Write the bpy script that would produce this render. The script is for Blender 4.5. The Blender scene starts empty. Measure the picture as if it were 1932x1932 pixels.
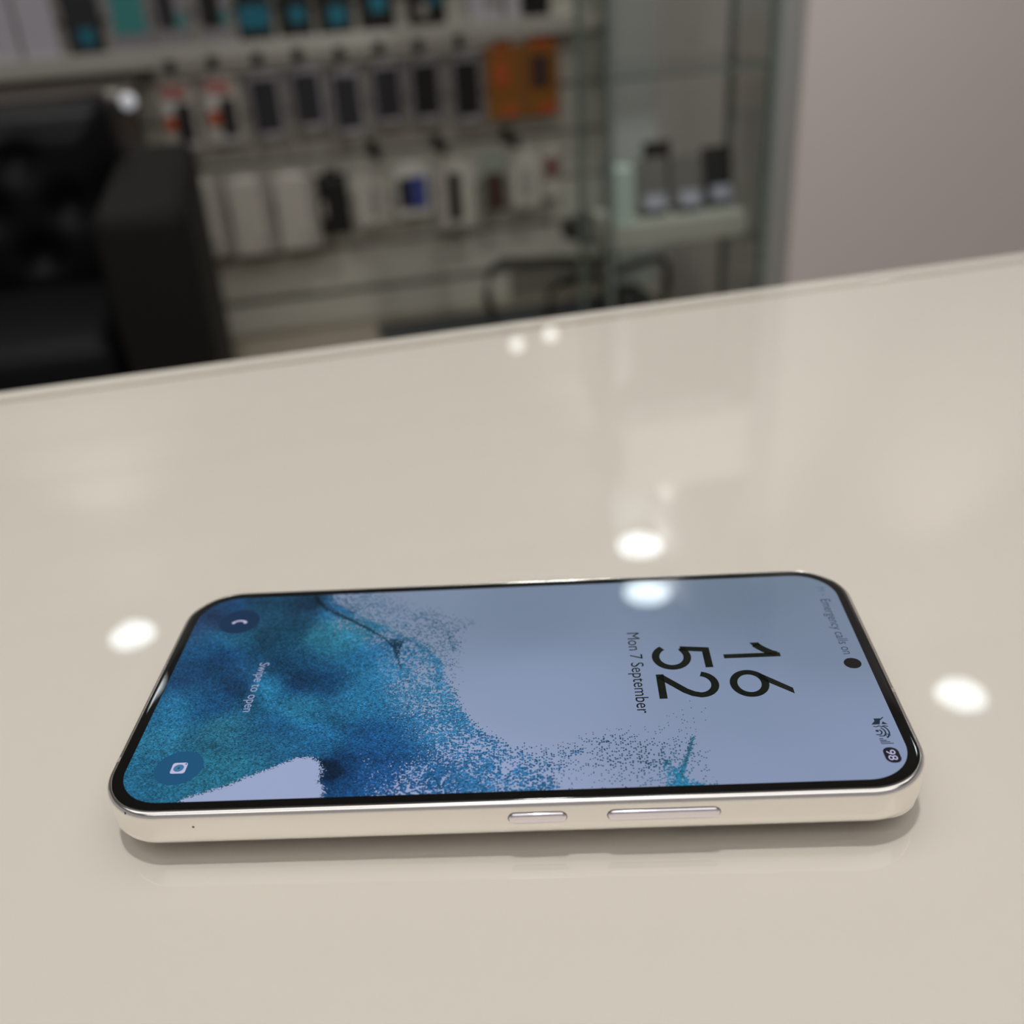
import bpy, bmesh, math, random
import numpy as np
from mathutils import Vector, Matrix
random.seed(7)
S = bpy.context.scene
COL = S.collection

# ------------------------------------------------------------------ camera
RW = [[0.971230695, -0.231774123, -0.054696368],
      [-0.163118975, -0.480138844, -0.861892621],
      [0.173502556, 0.846018585, -0.504132340]]
cam_d = bpy.data.cameras.new('camera')
cam = bpy.data.objects.new('camera', cam_d)
COL.objects.link(cam)
r, d, f = (Vector(v) for v in RW)
cm = Matrix((r, -d, -f)).transposed().to_4x4()
cm.translation = Vector((-0.0314175, -0.1637790, 0.1435884))
cam.matrix_world = cm
cam_d.sensor_width = 36.0
cam_d.lens = 37.557
cam_d.clip_start = 0.01
cam_d.clip_end = 40
cam_d.dof.use_dof = True
cam_d.dof.focus_distance = 0.200
cam_d.dof.aperture_fstop = 11.0
S.camera = cam

# ------------------------------------------------------------------ world, lights, exposure
W = bpy.data.worlds.new('world'); S.world = W; W.use_nodes = True
W.node_tree.nodes['Background'].inputs[0].default_value = (0.98, 0.92, 0.93, 1)
W.node_tree.nodes['Background'].inputs[1].default_value = 0.28
S.view_settings.view_transform = 'Standard'
S.view_settings.look = 'None'
S.view_settings.exposure = 0.0
S.view_settings.gamma = 1.0
S.view_settings.use_curve_mapping = False
CEIL = 1.70
FLOOR = -0.88
WALL = 2.75

def area(name, loc, size, power, color, rot=(0, 0, 0), sy=None, shape=None):
    l = bpy.data.lights.new(name, 'AREA'); l.energy = power; l.color = color
    l.shape = shape or ('RECTANGLE' if sy else 'SQUARE'); l.size = size
    if sy: l.size_y = sy
    o = bpy.data.objects.new(name, l); o.location = loc; o.rotation_euler = rot
    COL.objects.link(o); return o
area('added_overhead_fill', (0.0, 0.36, CEIL-0.03), 3.2, 11.4, (1.0, 0.985, 0.985), sy=0.85)  # added broad soft fill from above, no such panel is built
area('added_overhead_fill', (0.0, -1.05, CEIL-0.03), 2.8, 12.6, (1.0, 0.985, 0.985), sy=1.2)  # second added fill, overhead behind the camera
area('downlight_beam', (-0.04, -0.06, CEIL-0.055), 0.10, 7.4, (1.0, 0.98, 0.97), shape='DISK')
def spot(name, loc, aim, power, deg, color, blend=0.5, rad=0.02):
    l = bpy.data.lights.new(name, 'SPOT'); l.energy = power; l.color = color
    l.spot_size = math.radians(deg); l.spot_blend = blend; l.shadow_soft_size = rad
    o = bpy.data.objects.new(name, l); o.location = loc
    o.rotation_euler = (Vector(aim)-Vector(loc)).to_track_quat('-Z', 'Y').to_euler()
    COL.objects.link(o); return o
for (sx, sy) in ((0.936, 2.567), (-0.626, 2.567), (1.469, 1.642)):
    spot('downlight_beam', (sx, sy, CEIL-0.075), (sx, sy, 0), 30.0, 84, (1.0, 0.98, 0.95), 1.0)

spot('added_header_wash', (0.84, 1.35, CEIL-0.03), (0.84, 1.90, 0.80), 48.0, 52, (0.97, 1.0, 0.96), 1.0)  # added spot with no fixture, brightens the board above the cabinet
# ------------------------------------------------------------------ helpers
def srgb(r, g, b, a=1.0):
    f = lambda c: (c/255/12.92) if c/255 <= 0.04045 else ((c/255+0.055)/1.055)**2.4
    return (f(r), f(g), f(b), a)

def mat(name, col, rough=0.5, metal=0.0, coat=0.0, emis=None, estr=0.0, ior=1.5, var=0.0, vscale=20.0, bump=0.0):
    m = bpy.data.materials.new(name); m.use_nodes = True
    nt = m.node_tree; b = nt.nodes['Principled BSDF']
    b.inputs['Base Color'].default_value = col
    b.inputs['Roughness'].default_value = rough
    b.inputs['Metallic'].default_value = metal
    b.inputs['Coat Weight'].default_value = coat
    b.inputs['IOR'].default_value = ior
    if emis:
        b.inputs['Emission Color'].default_value = emis
        b.inputs['Emission Strength'].default_value = estr
    if var or bump:
        tc = nt.nodes.new('ShaderNodeTexCoord')
        n = nt.nodes.new('ShaderNodeTexNoise'); n.inputs['Scale'].default_value = vscale
        n.inputs['Detail'].default_value = 4
        nt.links.new(tc.outputs['Object'], n.inputs['Vector'])
        if var:
            mr = nt.nodes.new('ShaderNodeMapRange')
            mr.inputs['From Min'].default_value = 0.3; mr.inputs['From Max'].default_value = 0.7
            mr.inputs['To Min'].default_value = 1-var; mr.inputs['To Max'].default_value = 1+var
            nt.links.new(n.outputs['Fac'], mr.inputs['Value'])
            vm = nt.nodes.new('ShaderNodeVectorMath'); vm.operation = 'SCALE'
            vm.inputs[0].default_value = col[:3]
            nt.links.new(mr.outputs[0], vm.inputs['Scale'])
            nt.links.new(vm.outputs[0], b.inputs['Base Color'])
        if bump:
            bp = nt.nodes.new('ShaderNodeBump'); bp.inputs['Strength'].default_value = bump
            bp.inputs['Distance'].default_value = 0.002
            nt.links.new(n.outputs['Fac'], bp.inputs['Height'])
            nt.links.new(bp.outputs[0], b.inputs['Normal'])
    return m

def tag(o, label=None, cat=None, group=None, kind=None):
    if label: o['label'] = label
    if cat: o['category'] = cat
    if group: o['group'] = group
    if kind: o['kind'] = kind
    return o

def empty(name, loc, label, cat, group=None, rz=0.0):
    o = bpy.data.objects.new(name, None); o.location = loc; o.rotation_euler = (0, 0, rz)
    o.empty_display_size = 0.02
    COL.objects.link(o); return tag(o, label, cat, group)

def link(name, me, m, parent=None, smooth=False):
    o = bpy.data.objects.new(name, me)
    for x in (m if isinstance(m, (list, tuple)) else [m]): me.materials.append(x)
    if smooth:
        for p in me.polygons: p.use_smooth = True
    COL.objects.link(o)
    if parent: o.parent = parent
    return o

def build(name, bm, m, parent=None, smooth=False):
    me = bpy.data.meshes.new(name); bm.normal_update(); bm.to_mesh(me); bm.free()
    return link(name, me, m, parent, smooth)

def box(bm, x0, x1, y0, y1, z0, z1, bev=0.0, seg=2):
    g = bmesh.ops.create_cube(bm, size=1.0)
    vs = g['verts']
    for v in vs:
        v.co = Vector((x0+(v.co.x+.5)*(x1-x0), y0+(v.co.y+.5)*(y1-y0), z0+(v.co.z+.5)*(z1-z0)))
    if bev:
        es = list({e for v in vs for e in v.link_edges})
        bmesh.ops.bevel(bm, geom=es, offset=bev, segments=seg, affect='EDGES', profile=0.5)

def boxo(name, dims, m, parent=None, bev=0.0, seg=2, smooth=False):
    bm = bmesh.new(); box(bm, *dims, bev=bev, seg=seg)
    return build(name, bm, m, parent, smooth)

def tube(bm, pts, rad, n=12):
    """round tube along a polyline"""
    pts = [Vector(p) for p in pts]
    rads = rad if isinstance(rad, (list, tuple)) else [rad]*len(pts)
    rings = []
    for i, p in enumerate(pts):
        t = (pts[min(i+1, len(pts)-1)]-pts[max(i-1, 0)]).normalized()
        up = Vector((0, 0, 1)) if abs(t.z) < .95 else Vector((1, 0, 0))
        a = t.cross(up).normalized(); b = t.cross(a).normalized()
        rings.append([bm.verts.new(p+(a*math.cos(k*2*math.pi/n)+b*math.sin(k*2*math.pi/n))*rads[i]) for k in range(n)])
    for i in range(len(rings)-1):
        for k in range(n):
            bm.faces.new((rings[i][k], rings[i][(k+1) % n], rings[i+1][(k+1) % n], rings[i+1][k]))
    bm.faces.new(rings[0]); bm.faces.new(rings[-1][::-1])

def lathe(bm, prof, n=32, c=(0, 0, 0)):
    rings = []
    for (rr, z) in prof:
        rings.append([bm.verts.new((c[0]+rr*math.cos(k*2*math.pi/n), c[1]+rr*math.sin(k*2*math.pi/n), c[2]+z)) for k in range(n)])
    for i in range(len(rings)-1):
        for k in range(n):
            bm.faces.new((rings[i][k], rings[i][(k+1) % n], rings[i+1][(k+1) % n], rings[i+1][k]))
    bm.faces.new(rings[0][::-1]); bm.faces.new(rings[-1])

def rrect(hx, hy, r, n=14):
    """rounded rectangle: list of (corner centre, direction) so it can be inset"""
    out = []
    for (cx, cy, a0) in ((hx-r, hy-r, 0), (-hx+r, hy-r, 90), (-hx+r, -hy+r, 180), (hx-r, -hy+r, 270)):
        for k in range(n+1):
            a = math.radians(a0+90*k/n)
            out.append((cx, cy, math.cos(a), math.sin(a)))
    return out

def sweep(bm, ol, R, prof, cap0=False, cap1=False, close=True):
    """prof = [(inset, z)] carried round the rounded outline"""
    rings = [[bm.verts.new((cx+dx*(R-i), cy+dy*(R-i), z)) for (cx, cy, dx, dy) in ol] for (i, z) in prof]
    n = len(ol)
    for a in range(len(rings)-1):
        for k in range(n):
            bm.faces.new((rings[a][k], rings[a+1][k], rings[a+1][(k+1) % n], rings[a][(k+1) % n]))
    if cap0: bm.faces.new(rings[0])
    if cap1: bm.faces.new(rings[-1][::-1])
    return rings

# ------------------------------------------------------------------ materials of the place
M_counter = mat('glossy_cream_laminate', srgb(226, 219, 206), rough=0.35, coat=1.0, var=0.012, vscale=3.0)
M_board = mat('white_board_under_glass', srgb(229, 221, 209), rough=0.9, var=0.012, vscale=3.0)
M_board.node_tree.nodes['Principled BSDF'].inputs['Specular IOR Level'].default_value = 0.0
M_counter.node_tree.nodes['Principled BSDF'].inputs['Coat Roughness'].default_value = 0.015
M_counter.node_tree.nodes['Principled BSDF'].inputs['Coat IOR'].default_value = 1.5
M_counter.node_tree.nodes['Principled BSDF'].inputs['Specular IOR Level'].default_value = 0.0
M_slat = mat('grey_slatwall_laminate', srgb(206, 203, 191), rough=0.35, var=0.05, vscale=2.0)
M_slatl = mat('pale_shelf_edge', srgb(192, 190, 180), rough=0.35)
M_groove = mat('groove_backing_grey', srgb(130, 126, 116), rough=0.6)  # darker grey of the backing board behind the slats
M_wall = mat('pinkish_grey_plaster', srgb(232, 222, 219), rough=0.8, var=0.02, vscale=1.2)
M_wallb = mat('grey_wall_paint', srgb(206, 208, 206), rough=0.7, var=0.02, vscale=1.5)
M_trim = mat('grey_trim', srgb(168, 170, 167), rough=0.5)
M_ceil = mat('grey_ceiling_paint', srgb(170, 169, 166), rough=0.9)
M_floor = mat('brown_grey_floor_tile', srgb(150, 140, 124), rough=0.35, var=0.10, vscale=3.0)
M_matd = mat('charcoal_floor_mat', srgb(52, 54, 54), rough=0.8, var=0.1, vscale=60.0)
M_brown = mat('dark_brown_veneer', srgb(84, 76, 70), rough=0.5, var=0.06, vscale=9.0)
M_leather = mat('black_leather', srgb(16, 16, 20), rough=0.5, bump=0.25, vscale=260.0)
M_leather2 = mat('black_side_leather', srgb(26, 25, 22), rough=0.6, bump=0.25, vscale=260.0)
for m_ in (M_leather, M_leather2): m_.node_tree.nodes['Principled BSDF'].inputs['Specular IOR Level'].default_value = 0.22
M_leg = mat('dark_wooden_leg', srgb(40, 32, 26), rough=0.4)
M_blackmet = mat('black_painted_metal', srgb(44, 42, 38), rough=0.35, metal=0.6)
M_hook = mat('black_plastic_hook', srgb(24, 24, 24), rough=0.4)
M_white = mat('white_card', srgb(226, 223, 216), rough=0.6)
M_lampw = mat('white_glass_globe', srgb(240, 240, 245), rough=0.2, emis=(0.9, 0.93, 1, 1), estr=0.25)
M_bulb = mat('downlight_lens', srgb(250, 250, 250), rough=0.4, emis=(0.86, 0.97, 1.0, 1), estr=12.0)
M_bulbf = mat('dim_downlight_lens', srgb(250, 250, 250), rough=0.4, emis=(0.93, 1.0, 1.0, 1), estr=4.0)
M_spot = mat('spotlight_lens', srgb(250, 250, 250), rough=0.4, emis=(0.95, 1.0, 0.92, 1), estr=5.0)

def glass_mat(name, tint, ior=1.45):
    m = bpy.data.materials.new(name); m.use_nodes = True; nt = m.node_tree
    nt.nodes.remove(nt.nodes['Principled BSDF'])
    out = nt.nodes['Material Output']
    tr = nt.nodes.new('ShaderNodeBsdfTransparent'); tr.inputs[0].default_value = tint
    gl = nt.nodes.new('ShaderNodeBsdfGlossy'); gl.inputs['Roughness'].default_value = 0.01
    fr = nt.nodes.new('ShaderNodeFresnel'); fr.inputs[0].default_value = ior
    geo = nt.nodes.new('ShaderNodeNewGeometry')
    fm = nt.nodes.new('ShaderNodeMath'); fm.operation = 'SUBTRACT'; fm.use_clamp = True
    nt.links.new(fr.outputs[0], fm.inputs[0]); nt.links.new(geo.outputs['Backfacing'], fm.inputs[1])
    mx = nt.nodes.new('ShaderNodeMixShader')
    nt.links.new(fm.outputs[0], mx.inputs[0]); nt.links.new(tr.outputs[0], mx.inputs[1])
    nt.links.new(gl.outputs[0], mx.inputs[2]); nt.links.new(mx.outputs[0], out.inputs[0])
    return m
M_glass = glass_mat('clear_greenish_glass', (0.955, 0.975, 0.965, 1))
M_topglass = glass_mat('clear_counter_glass', (0.992, 0.995, 0.992, 1), 1.5)
M_glassedge = mat('green_glass_edge', srgb(112, 124, 117), rough=0.15)

# ------------------------------------------------------------------ the setting
def struct(name, dims, m, label=None):
    o = boxo(name, dims, m); o['kind'] = 'structure'
    if label: o['label'] = label
    return o
struct('floor', (-3.2, 3.2, -2.2, WALL+0.1, FLOOR-0.05, FLOOR), M_floor, 'brown-grey tiled shop floor')
struct('ceiling', (-3.2, 3.2, -2.2, WALL+0.1, CEIL, CEIL+0.05), M_ceil, 'grey ceiling with round downlights')
# slatted wall: boards with grooves between
bm = bmesh.new(); zz = FLOOR+0.09; k = 0
while zz < CEIL-0.02:
    box(bm, -3.2, 3.2, WALL, WALL+0.10, zz, min(zz+0.108, CEIL))
    zz += 0.12; k += 1
o = build('wall_back', bm, M_slat); o['kind'] = 'structure'; o['label'] = 'grey slatted back wall that carries the hanging goods'
struct('trim_1', (-3.2, 3.2, WALL+0.012, WALL+0.09, FLOOR, CEIL-0.01), M_groove, 'dark grooves between the wall slats')
struct('baseboard_back', (-3.2, 0.60, WALL-0.012, WALL, FLOOR, FLOOR+0.075), M_slat, 'grey baseboard under the slatted wall')
struct('wall_cabinet_side', (0.88, 1.40, 2.68, 2.72, FLOOR, CEIL), M_wallb, 'plain grey wall behind the glass cabinet').name = 'wall_middle'
struct('wall_right', (1.012, 3.2, 1.86, 2.70, FLOOR, CEIL), M_wall, 'pinkish grey wall right of the glass cabinet')
struct('trim_2', (0.957, 1.0115, 1.875, 1.90, FLOOR, CEIL), M_trim, 'grey upright trim between glass cabinet and pinkish wall')

# ------------------------------------------------------------------ counter
ct = empty('shop_counter', (0, 0, FLOOR), 'glossy cream white shop counter that the smartphone lies on', 'counter')
H = -FLOOR
EY = 0.2212
def cbox(name, dims, m, bev=0.0, seg=3, smooth=False):
    return boxo(name, dims, m, ct, bev, seg, smooth)
cbox('countertop', (-1.4, 1.5, -0.75, EY-0.0081, H-0.04, H-0.0029), M_board)
cbox('glass_top', (-1.4, 1.5, -0.75, EY-0.0082, H-0.0028, H), M_topglass)
bm = bmesh.new(); box(bm, -1.4, 1.5, EY-0.0080, EY, H-0.04, H-0.0014, bev=0.0009, seg=3)
build('edge_strip', bm, M_counter, ct)
cbox('body_panel', (-1.38, 1.48, -0.70, EY-0.02, 0, H-0.04), M_counter)

# ------------------------------------------------------------------ smartphone
MM = 0.001
T = 7.6   # body thickness, mm
ph = empty('smartphone', (0, 0, 0), 'white smartphone with blue particle wallpaper lying face up on the counter', 'smartphone')
PM = Matrix(((0.96930867, 0.24584384, 0.00122615, -0.0000093),
             (-0.24580912, 0.96906027, 0.02236212, -0.00016995),
             (0.00430938, -0.02197720, 0.99974918, 0.0009614),
             (0, 0, 0, 1)))
ph.matrix_world = PM @ Matrix.Translation((0, 0.031, 0)) @ Matrix.Rotation(math.radians(-0.22), 4, 'X') @ Matrix.Translation((0, -0.031, 0))

M_frame = mat('polished_pale_aluminium', (0.93, 0.90, 0.86, 1), rough=0.14, metal=1.0)
nt = M_frame.node_tree; b = nt.nodes['Principled BSDF']
tc = nt.nodes.new('ShaderNodeTexCoord')
vo = nt.nodes.new('ShaderNodeTexVoronoi'); vo.inputs['Scale'].default_value = 420.0
nt.links.new(tc.outputs['Object'], vo.inputs['Vector'])
sep = nt.nodes.new('ShaderNodeSeparateColor'); nt.links.new(vo.outputs['Color'], sep.inputs[0])
c1 = nt.nodes.new('ShaderNodeMath'); c1.operation = 'GREATER_THAN'; c1.inputs[1].default_value = 0.93
nt.links.new(sep.outputs[0], c1.inputs[0])
c2 = nt.nodes.new('ShaderNodeMath'); c2.operation = 'LESS_THAN'; c2.inputs[1].default_value = 0.10
nt.links.new(vo.outputs['Distance'], c2.inputs[0])
c3 = nt.nodes.new('ShaderNodeMath'); c3.operation = 'MULTIPLY'
nt.links.new(c1.outputs[0], c3.inputs[0]); nt.links.new(c2.outputs[0], c3.inputs[1])
mx = nt.nodes.new('ShaderNodeMix'); mx.data_type = 'RGBA'
mx.inputs[6].default_value = (0.93, 0.90, 0.86, 1); mx.inputs[7].default_value = (0.10, 0.09, 0.08, 1)
nt.links.new(c3.outputs[0], mx.inputs[0]); nt.links.new(mx.outputs[2], b.inputs['Base Color'])
no = nt.nodes.new('ShaderNodeTexNoise'); no.inputs['Scale'].default_value = 900.0; no.inputs['Detail'].default_value = 3
nt.links.new(tc.outputs['Object'], no.inputs['Vector'])
bp = nt.nodes.new('ShaderNodeBump'); bp.inputs['Strength'].default_value = 0.05; bp.inputs['Distance'].default_value = 0.0001
nt.links.new(no.outputs['Fac'], bp.inputs['Height']); nt.links.new(bp.outputs[0], b.inputs['Normal'])

M_button = mat('polished_lilac_button_metal', (0.90, 0.86, 0.92, 1), rough=0.10, metal=1.0)
M_band = mat('antenna_plastic', srgb(176, 166, 152), rough=0.35)
M_seamd = mat('dark_button_seam', srgb(60, 52, 52), rough=0.5)
M_bezel = mat('black_front_glass', (0.004, 0.004, 0.004, 1), rough=0.015, ior=1.5)
M_back = mat('white_back_glass', srgb(222, 216, 206), rough=0.25)
M_lens = mat('dark_camera_lens', (0.01, 0.01, 0.012, 1), rough=0.03)
M_ink = mat('black_screen_text', (0.006, 0.008, 0.006, 1), rough=0.03, emis=srgb(3, 6, 3), estr=1.0)
M_inks = mat('dark_blue_status_ink', (0.005, 0.006, 0.008, 1), rough=0.03, emis=srgb(34, 40, 58), estr=1.0)
M_inkf = mat('grey_status_text', (0.005, 0.006, 0.008, 1), rough=0.03, emis=srgb(48, 60, 78), estr=1.0)
M_inkf2 = mat('faded_status_text', (0.005, 0.006, 0.008, 1), rough=0.03, emis=srgb(88, 104, 126), estr=1.0)
M_pill = mat('dark_battery_badge', (0.004, 0.004, 0.006, 1), rough=0.03, emis=srgb(26, 24, 32), estr=1.0)
M_lite = mat('pale_lilac_screen_ink', (0.005, 0.005, 0.006, 1), rough=0.03, emis=srgb(186, 184, 216), estr=1.0)
M_swipe = mat('pale_swipe_text', (0.005, 0.005, 0.006, 1), rough=0.03, emis=srgb(150, 158, 190), estr=1.0)
M_cbtn = mat('dark_teal_round_button', (0.005, 0.005, 0.006, 1), rough=0.03, emis=srgb(24, 80, 118), estr=1.0)
M_pbtn = mat('dark_navy_round_button', (0.005, 0.005, 0.006, 1), rough=0.03, emis=srgb(12, 44, 76), estr=1.0)
M_clens = mat('camera_icon_lens_blue', (0.005, 0.005, 0.006, 1), rough=0.03, emis=srgb(64, 116, 156), estr=1.0)

def mmscale(o):
    for v in o.data.vertices: v.co *= MM
    o.data.update(); return o

HX, HY, R = 73.0, 35.3, 11.6
ol = rrect(HX, HY, R, 18)
def prof_frame():
    p = [(1.15, T-0.30), (1.05, T-0.06)] + [(0.98-0.98*math.sin(math.radians(a)), T-0.03-1.30*(1-math.cos(math.radians(a)))) for a in (0, 10, 20, 30, 40, 50, 60, 70, 80, 90)] + [
         (0.0, T-2.2), (0.0, 3.0), (0.02, 2.2), (0.10, 1.5), (0.28, 0.95), (0.55, 0.52), (0.90, 0.25), (1.4, 0.08), (2.2, 0.02)]
    return p
bm = bmesh.new(); sweep(bm, ol, R, prof_frame())
mmscale(build('frame', bm, M_frame, ph, True))
bm = bmesh.new(); sweep(bm, ol, R, [(2.0, 0.5), (2.0, 0.02), (2.4, 0.0), (5.0, 0.0)], cap0=True, cap1=True)
mmscale(build('back_panel', bm, M_back, ph))
# antenna bands across the frame: (outline position along long or short edge)
def band(x0, x1, side, yv=None):
    b_ = bmesh.new(); pr = prof_frame()[1:-2]; rows = []
    for (i, z) in pr:
        i -= 0.012
        if side == 'near': rows.append([(x0, -HY+i, z), (x1, -HY+i, z)])
        if side == 'far': rows.append([(x0, HY-i, z), (x1, HY-i, z)])
        if side == 'top': rows.append([(HX-i, x0, z), (HX-i, x1, z)])
        if side == 'bottom': rows.append([(-HX+i, x0, z), (-HX+i, x1, z)])
    vs = [[b_.verts.new(c) for c in r_] for r_ in rows]
    for a in range(len(vs)-1): b_.faces.new((vs[a][0], vs[a][1], vs[a+1][1], vs[a+1][0]))
    return mmscale(build('antenna_band', b_, M_band, ph, True))
band(42.6, 43.8, 'far'); band(-9.2, -8.0, 'top'); band(-21.2, -20.0, 'bottom'); band(-43.8, -42.6, 'far')
# camera island and lenses on the back, under the near right corner
bm = bmesh.new()
sweep(bm, [(48.2+(a-48.2)*1.0, c-0.0, e, g) for (a, c, e, g) in [(48.2+p[0], -24.4+p[1], p[2], p[3]) for p in rrect(23.6, 8.9, 7.5, 10)]],
      7.5, [(0.0, 0.3), (0.0, -0.5), (0.25, -0.72), (0.6, -0.8)], cap0=True, cap1=True)
isl = mmscale(build('camera_island', bm, M_frame, ph))
for lx in (32.0, 47.0, 62.0):
    bm = bmesh.new(); lathe(bm, [(5.6, -1.15), (5.8, -1.0), (5.8, -0.5)], 28, (lx, -24.4, 0))
    mmscale(build('camera_lens', bm, M_lens, isl, True))

# side buttons
def capsule_out(L, Hh, n=10):
    r_ = Hh/2; out = []
    for (cx, a0) in ((L/2-r_, -90), (-L/2+r_, 90)):
        for k in range(n+1):
            a = math.radians(a0+180*k/n); out.append((cx, 0, math.cos(a), math.sin(a)))
    return out
def side_button(name, x0, x1, z0, z1, label):
    L, Hh = x1-x0, z1-z0; r_ = Hh/2
    def ring_obj(nm, prof, m, parent):
        b_ = bmesh.new(); rings = sweep(b_, capsule_out(L, Hh), r_, prof, cap0=False, cap1=True)
        for v in b_.verts:
            u, w, h = v.co; v.co = Vector(((x0+x1)/2+u, -HY-h, (z0+z1)/2+w))
        return mmscale(build(nm, b_, m, parent, True))
    ring_obj(name, [(0.0, -0.3), (0.0, 0.16), (0.06, 0.30), (0.18, 0.42), (0.36, 0.50), (0.6, 0.54), (0.85, 0.55)], M_button, ph)['label'] = label
    o_ = ring_obj('button_seam', [(-0.14, 0.02), (0.3, 0.025)], M_seamd, ph)
side_button('power_button', -0.15, 9.75, T-4.3, T-2.15, 'short lilac-tinted metal key')
side_button('volume_rocker', 16.8, 35.8, T-4.3, T-2.15, 'long lilac-tinted metal key')

# front glass: black bezel ring with rounded outer edge
DX, DY, DR = 69.9, 32.25, 8.6
oli = rrect(DX, DY, DR, 18)
BX, BY, BR = HX-0.98, HY-0.98, R-0.98
olo = rrect(BX, BY, BR, 18)
bm = bmesh.new()
rings = []
for (o_, R_, ins, z) in ((oli, DR, 0.0, T+0.012), (oli, DR, -1.1, T+0.012), (olo, BR, 0.55, T+0.008), (olo, BR, 0.25, T-0.01), (olo, BR, 0.08, T-0.06), (olo, BR, 0.0, T-0.16)):
    rings.append([bm.verts.new((cx+dx*(R_-ins), cy+dy*(R_-ins), z)) for (cx, cy, dx, dy) in o_])
n = len(rings[0])
for a in range(len(rings)-1):
    for k in range(n):
        bm.faces.new((rings[a][k], rings[a+1][k], rings[a+1][(k+1) % n], rings[a][(k+1) % n]))
glass = mmscale(build('front_glass', bm, M_bezel, ph, True)); glass['label'] = 'black glass border round the display'

# --- wallpaper control data traced in image pixels, converted to millimetres on the display (u along the length, v from the button side)
DENSE = [(-0.3,-1.2),(11.3,-0.9),(13.1,1.2),(15.2,1.9),(19.9,3.9),(23.2,6.0),(27.5,8.4),(31.0,10.5),(33.7,10.5),(35.6,9.0),(36.3,6.8),(36.2,4.1),(37.5,2.2),(37.8,-2.9),(46.4,-3.3),(47.9,0.9),(51.3,2.3),(54.6,2.4),(56.5,1.1),(58.3,-3.8),(73.6,-4.5),(74.5,1.8),(69.8,4.4),(64.1,7.6),(58.9,13.5),(55.3,22.7),(51.5,31.0),(48.6,38.1),(51.5,42.9),(46.9,44.5),(41.8,49.6),(36.5,54.4),(31.3,58.0),(27.6,69.4),(-13.7,72.6),(-8.7,17.0)]
MID = [(40.7,-1.8),(76.3,-3.4),(79.0,0.3),(77.3,4.0),(82.0,5.6),(75.5,8.1),(69.7,12.2),(63.6,17.6),(60.4,22.7),(58.8,28.9),(55.8,36.7),(53.2,41.7),(48.9,46.3),(44.1,49.5),(31.2,58.4),(42.1,29.9),(52.1,13.8)]
SPARSE1 = [(27.0,69.5),(37.3,66.5),(46.5,59.0),(53.8,55.8),(59.8,52.3),(60.8,50.3),(58.8,46.6),(57.2,39.3),(59.3,27.2),(55.3,35.9),(49.0,45.3),(39.2,51.8),(31.4,57.4)]
SPARSE2 = [(61.5,20.0),(69.7,12.6),(77.4,10.8),(84.2,13.6),(91.1,14.7),(96.5,11.5),(101.5,12.7),(105.4,6.9),(104.9,-2.2),(73.6,-3.2),(64.3,2.2)]
SCAT = [(91.1,15.4),(99.0,16.5),(103.5,21.5),(106.4,20.6),(103.4,12.6),(105.8,6.9),(103.6,-2.1),(96.1,-1.8),(96.3,8.7)]
SPLASH = [(94.7,-1.7),(97.6,2.2),(97.1,8.0),(98.6,5.9),(99.3,4.3),(103.1,12.3),(101.7,7.1),(100.2,3.8),(101.0,1.8),(105.3,0.1),(104.1,-2.1)]
BAND1 = [(60.6,19.3),(67.7,13.0),(74.5,8.5),(79.2,7.9),(84.1,10.1),(88.0,12.7)]
BAND2 = [(64.0,9.0),(69.8,5.3),(78.2,4.9),(85.7,5.9),(90.5,7.0),(96.8,4.7)]
CREASE = [(24.1,66.4),(25.9,61.9),(28.2,59.0),(31.6,56.3),(38.1,51.1),(43.0,46.5),(45.2,43.0),(46.4,39.1),(47.6,35.7)]
TRI = [(43.8,46.4),(45.3,46.3),(47.1,45.5),(46.8,43.3),(46.2,40.0),(45.2,43.0)]
BAYSH = [(33.3,10.4),(39.0,9.4),(40.5,6.0),(38.9,3.7),(36.3,4.1),(36.4,6.9),(35.2,9.0)]
RIM = [(31.2,58.4),(39.1,52.2),(46.6,46.8),(51.5,42.9),(54.7,37.7),(55.9,30.7)]
COLS = [(6.5,62.3,22,72,118),(3.0,57.3,28,62,105),(13.9,61.7,25,80,115),(24.8,60.9,18,58,88),(29.9,59.5,35,105,155),(5.0,45.4,26,88,135),(2.7,37.3,22,72,118),(9.2,42.3,20,68,115),(11.0,48.8,30,95,130),(18.9,49.2,22,75,105),(22.8,52.9,20,68,98),(30.2,50.4,45,122,152),(35.3,47.2,45,125,160),(39.6,40.4,35,110,160),(26.8,32.5,16,58,100),(23.3,38.7,20,75,115),(32.2,32.1,18,72,118),(21.1,31.1,35,115,160),(15.2,31.4,20,66,110),(11.0,26.7,22,85,135),(4.5,23.9,34,112,158),(3.7,16.3,42,122,162),(2.4,7.8,35,110,150),(15.2,18.7,42,115,148),(22.1,15.4,35,105,145),(25.2,19.7,28,96,148),(28.4,24.2,38,118,158),(34.2,14.7,32,105,155),(40.4,26.7,40,120,170),(43.8,33.1,42,125,175),(44.1,14.2,26,92,152),(39.3,7.4,14,62,112),(47.0,7.1,26,88,152),(54.6,6.7,32,100,160),(52.7,29.3,58,132,180),(58.7,16.4,52,127,180),(64.0,10.4,48,118,175),(68.9,3.3,48,122,180),(78.2,5.5,45,110,160),(98.1,0.7,42,132,175),(102.2,11.2,50,110,140),(92.4,7.6,40,85,115),(106.3,19.8,35,55,75),(56.5,50.6,55,105,135),(44.3,57.5,60,120,165),(18.4,9.8,40,120,152)]
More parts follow.
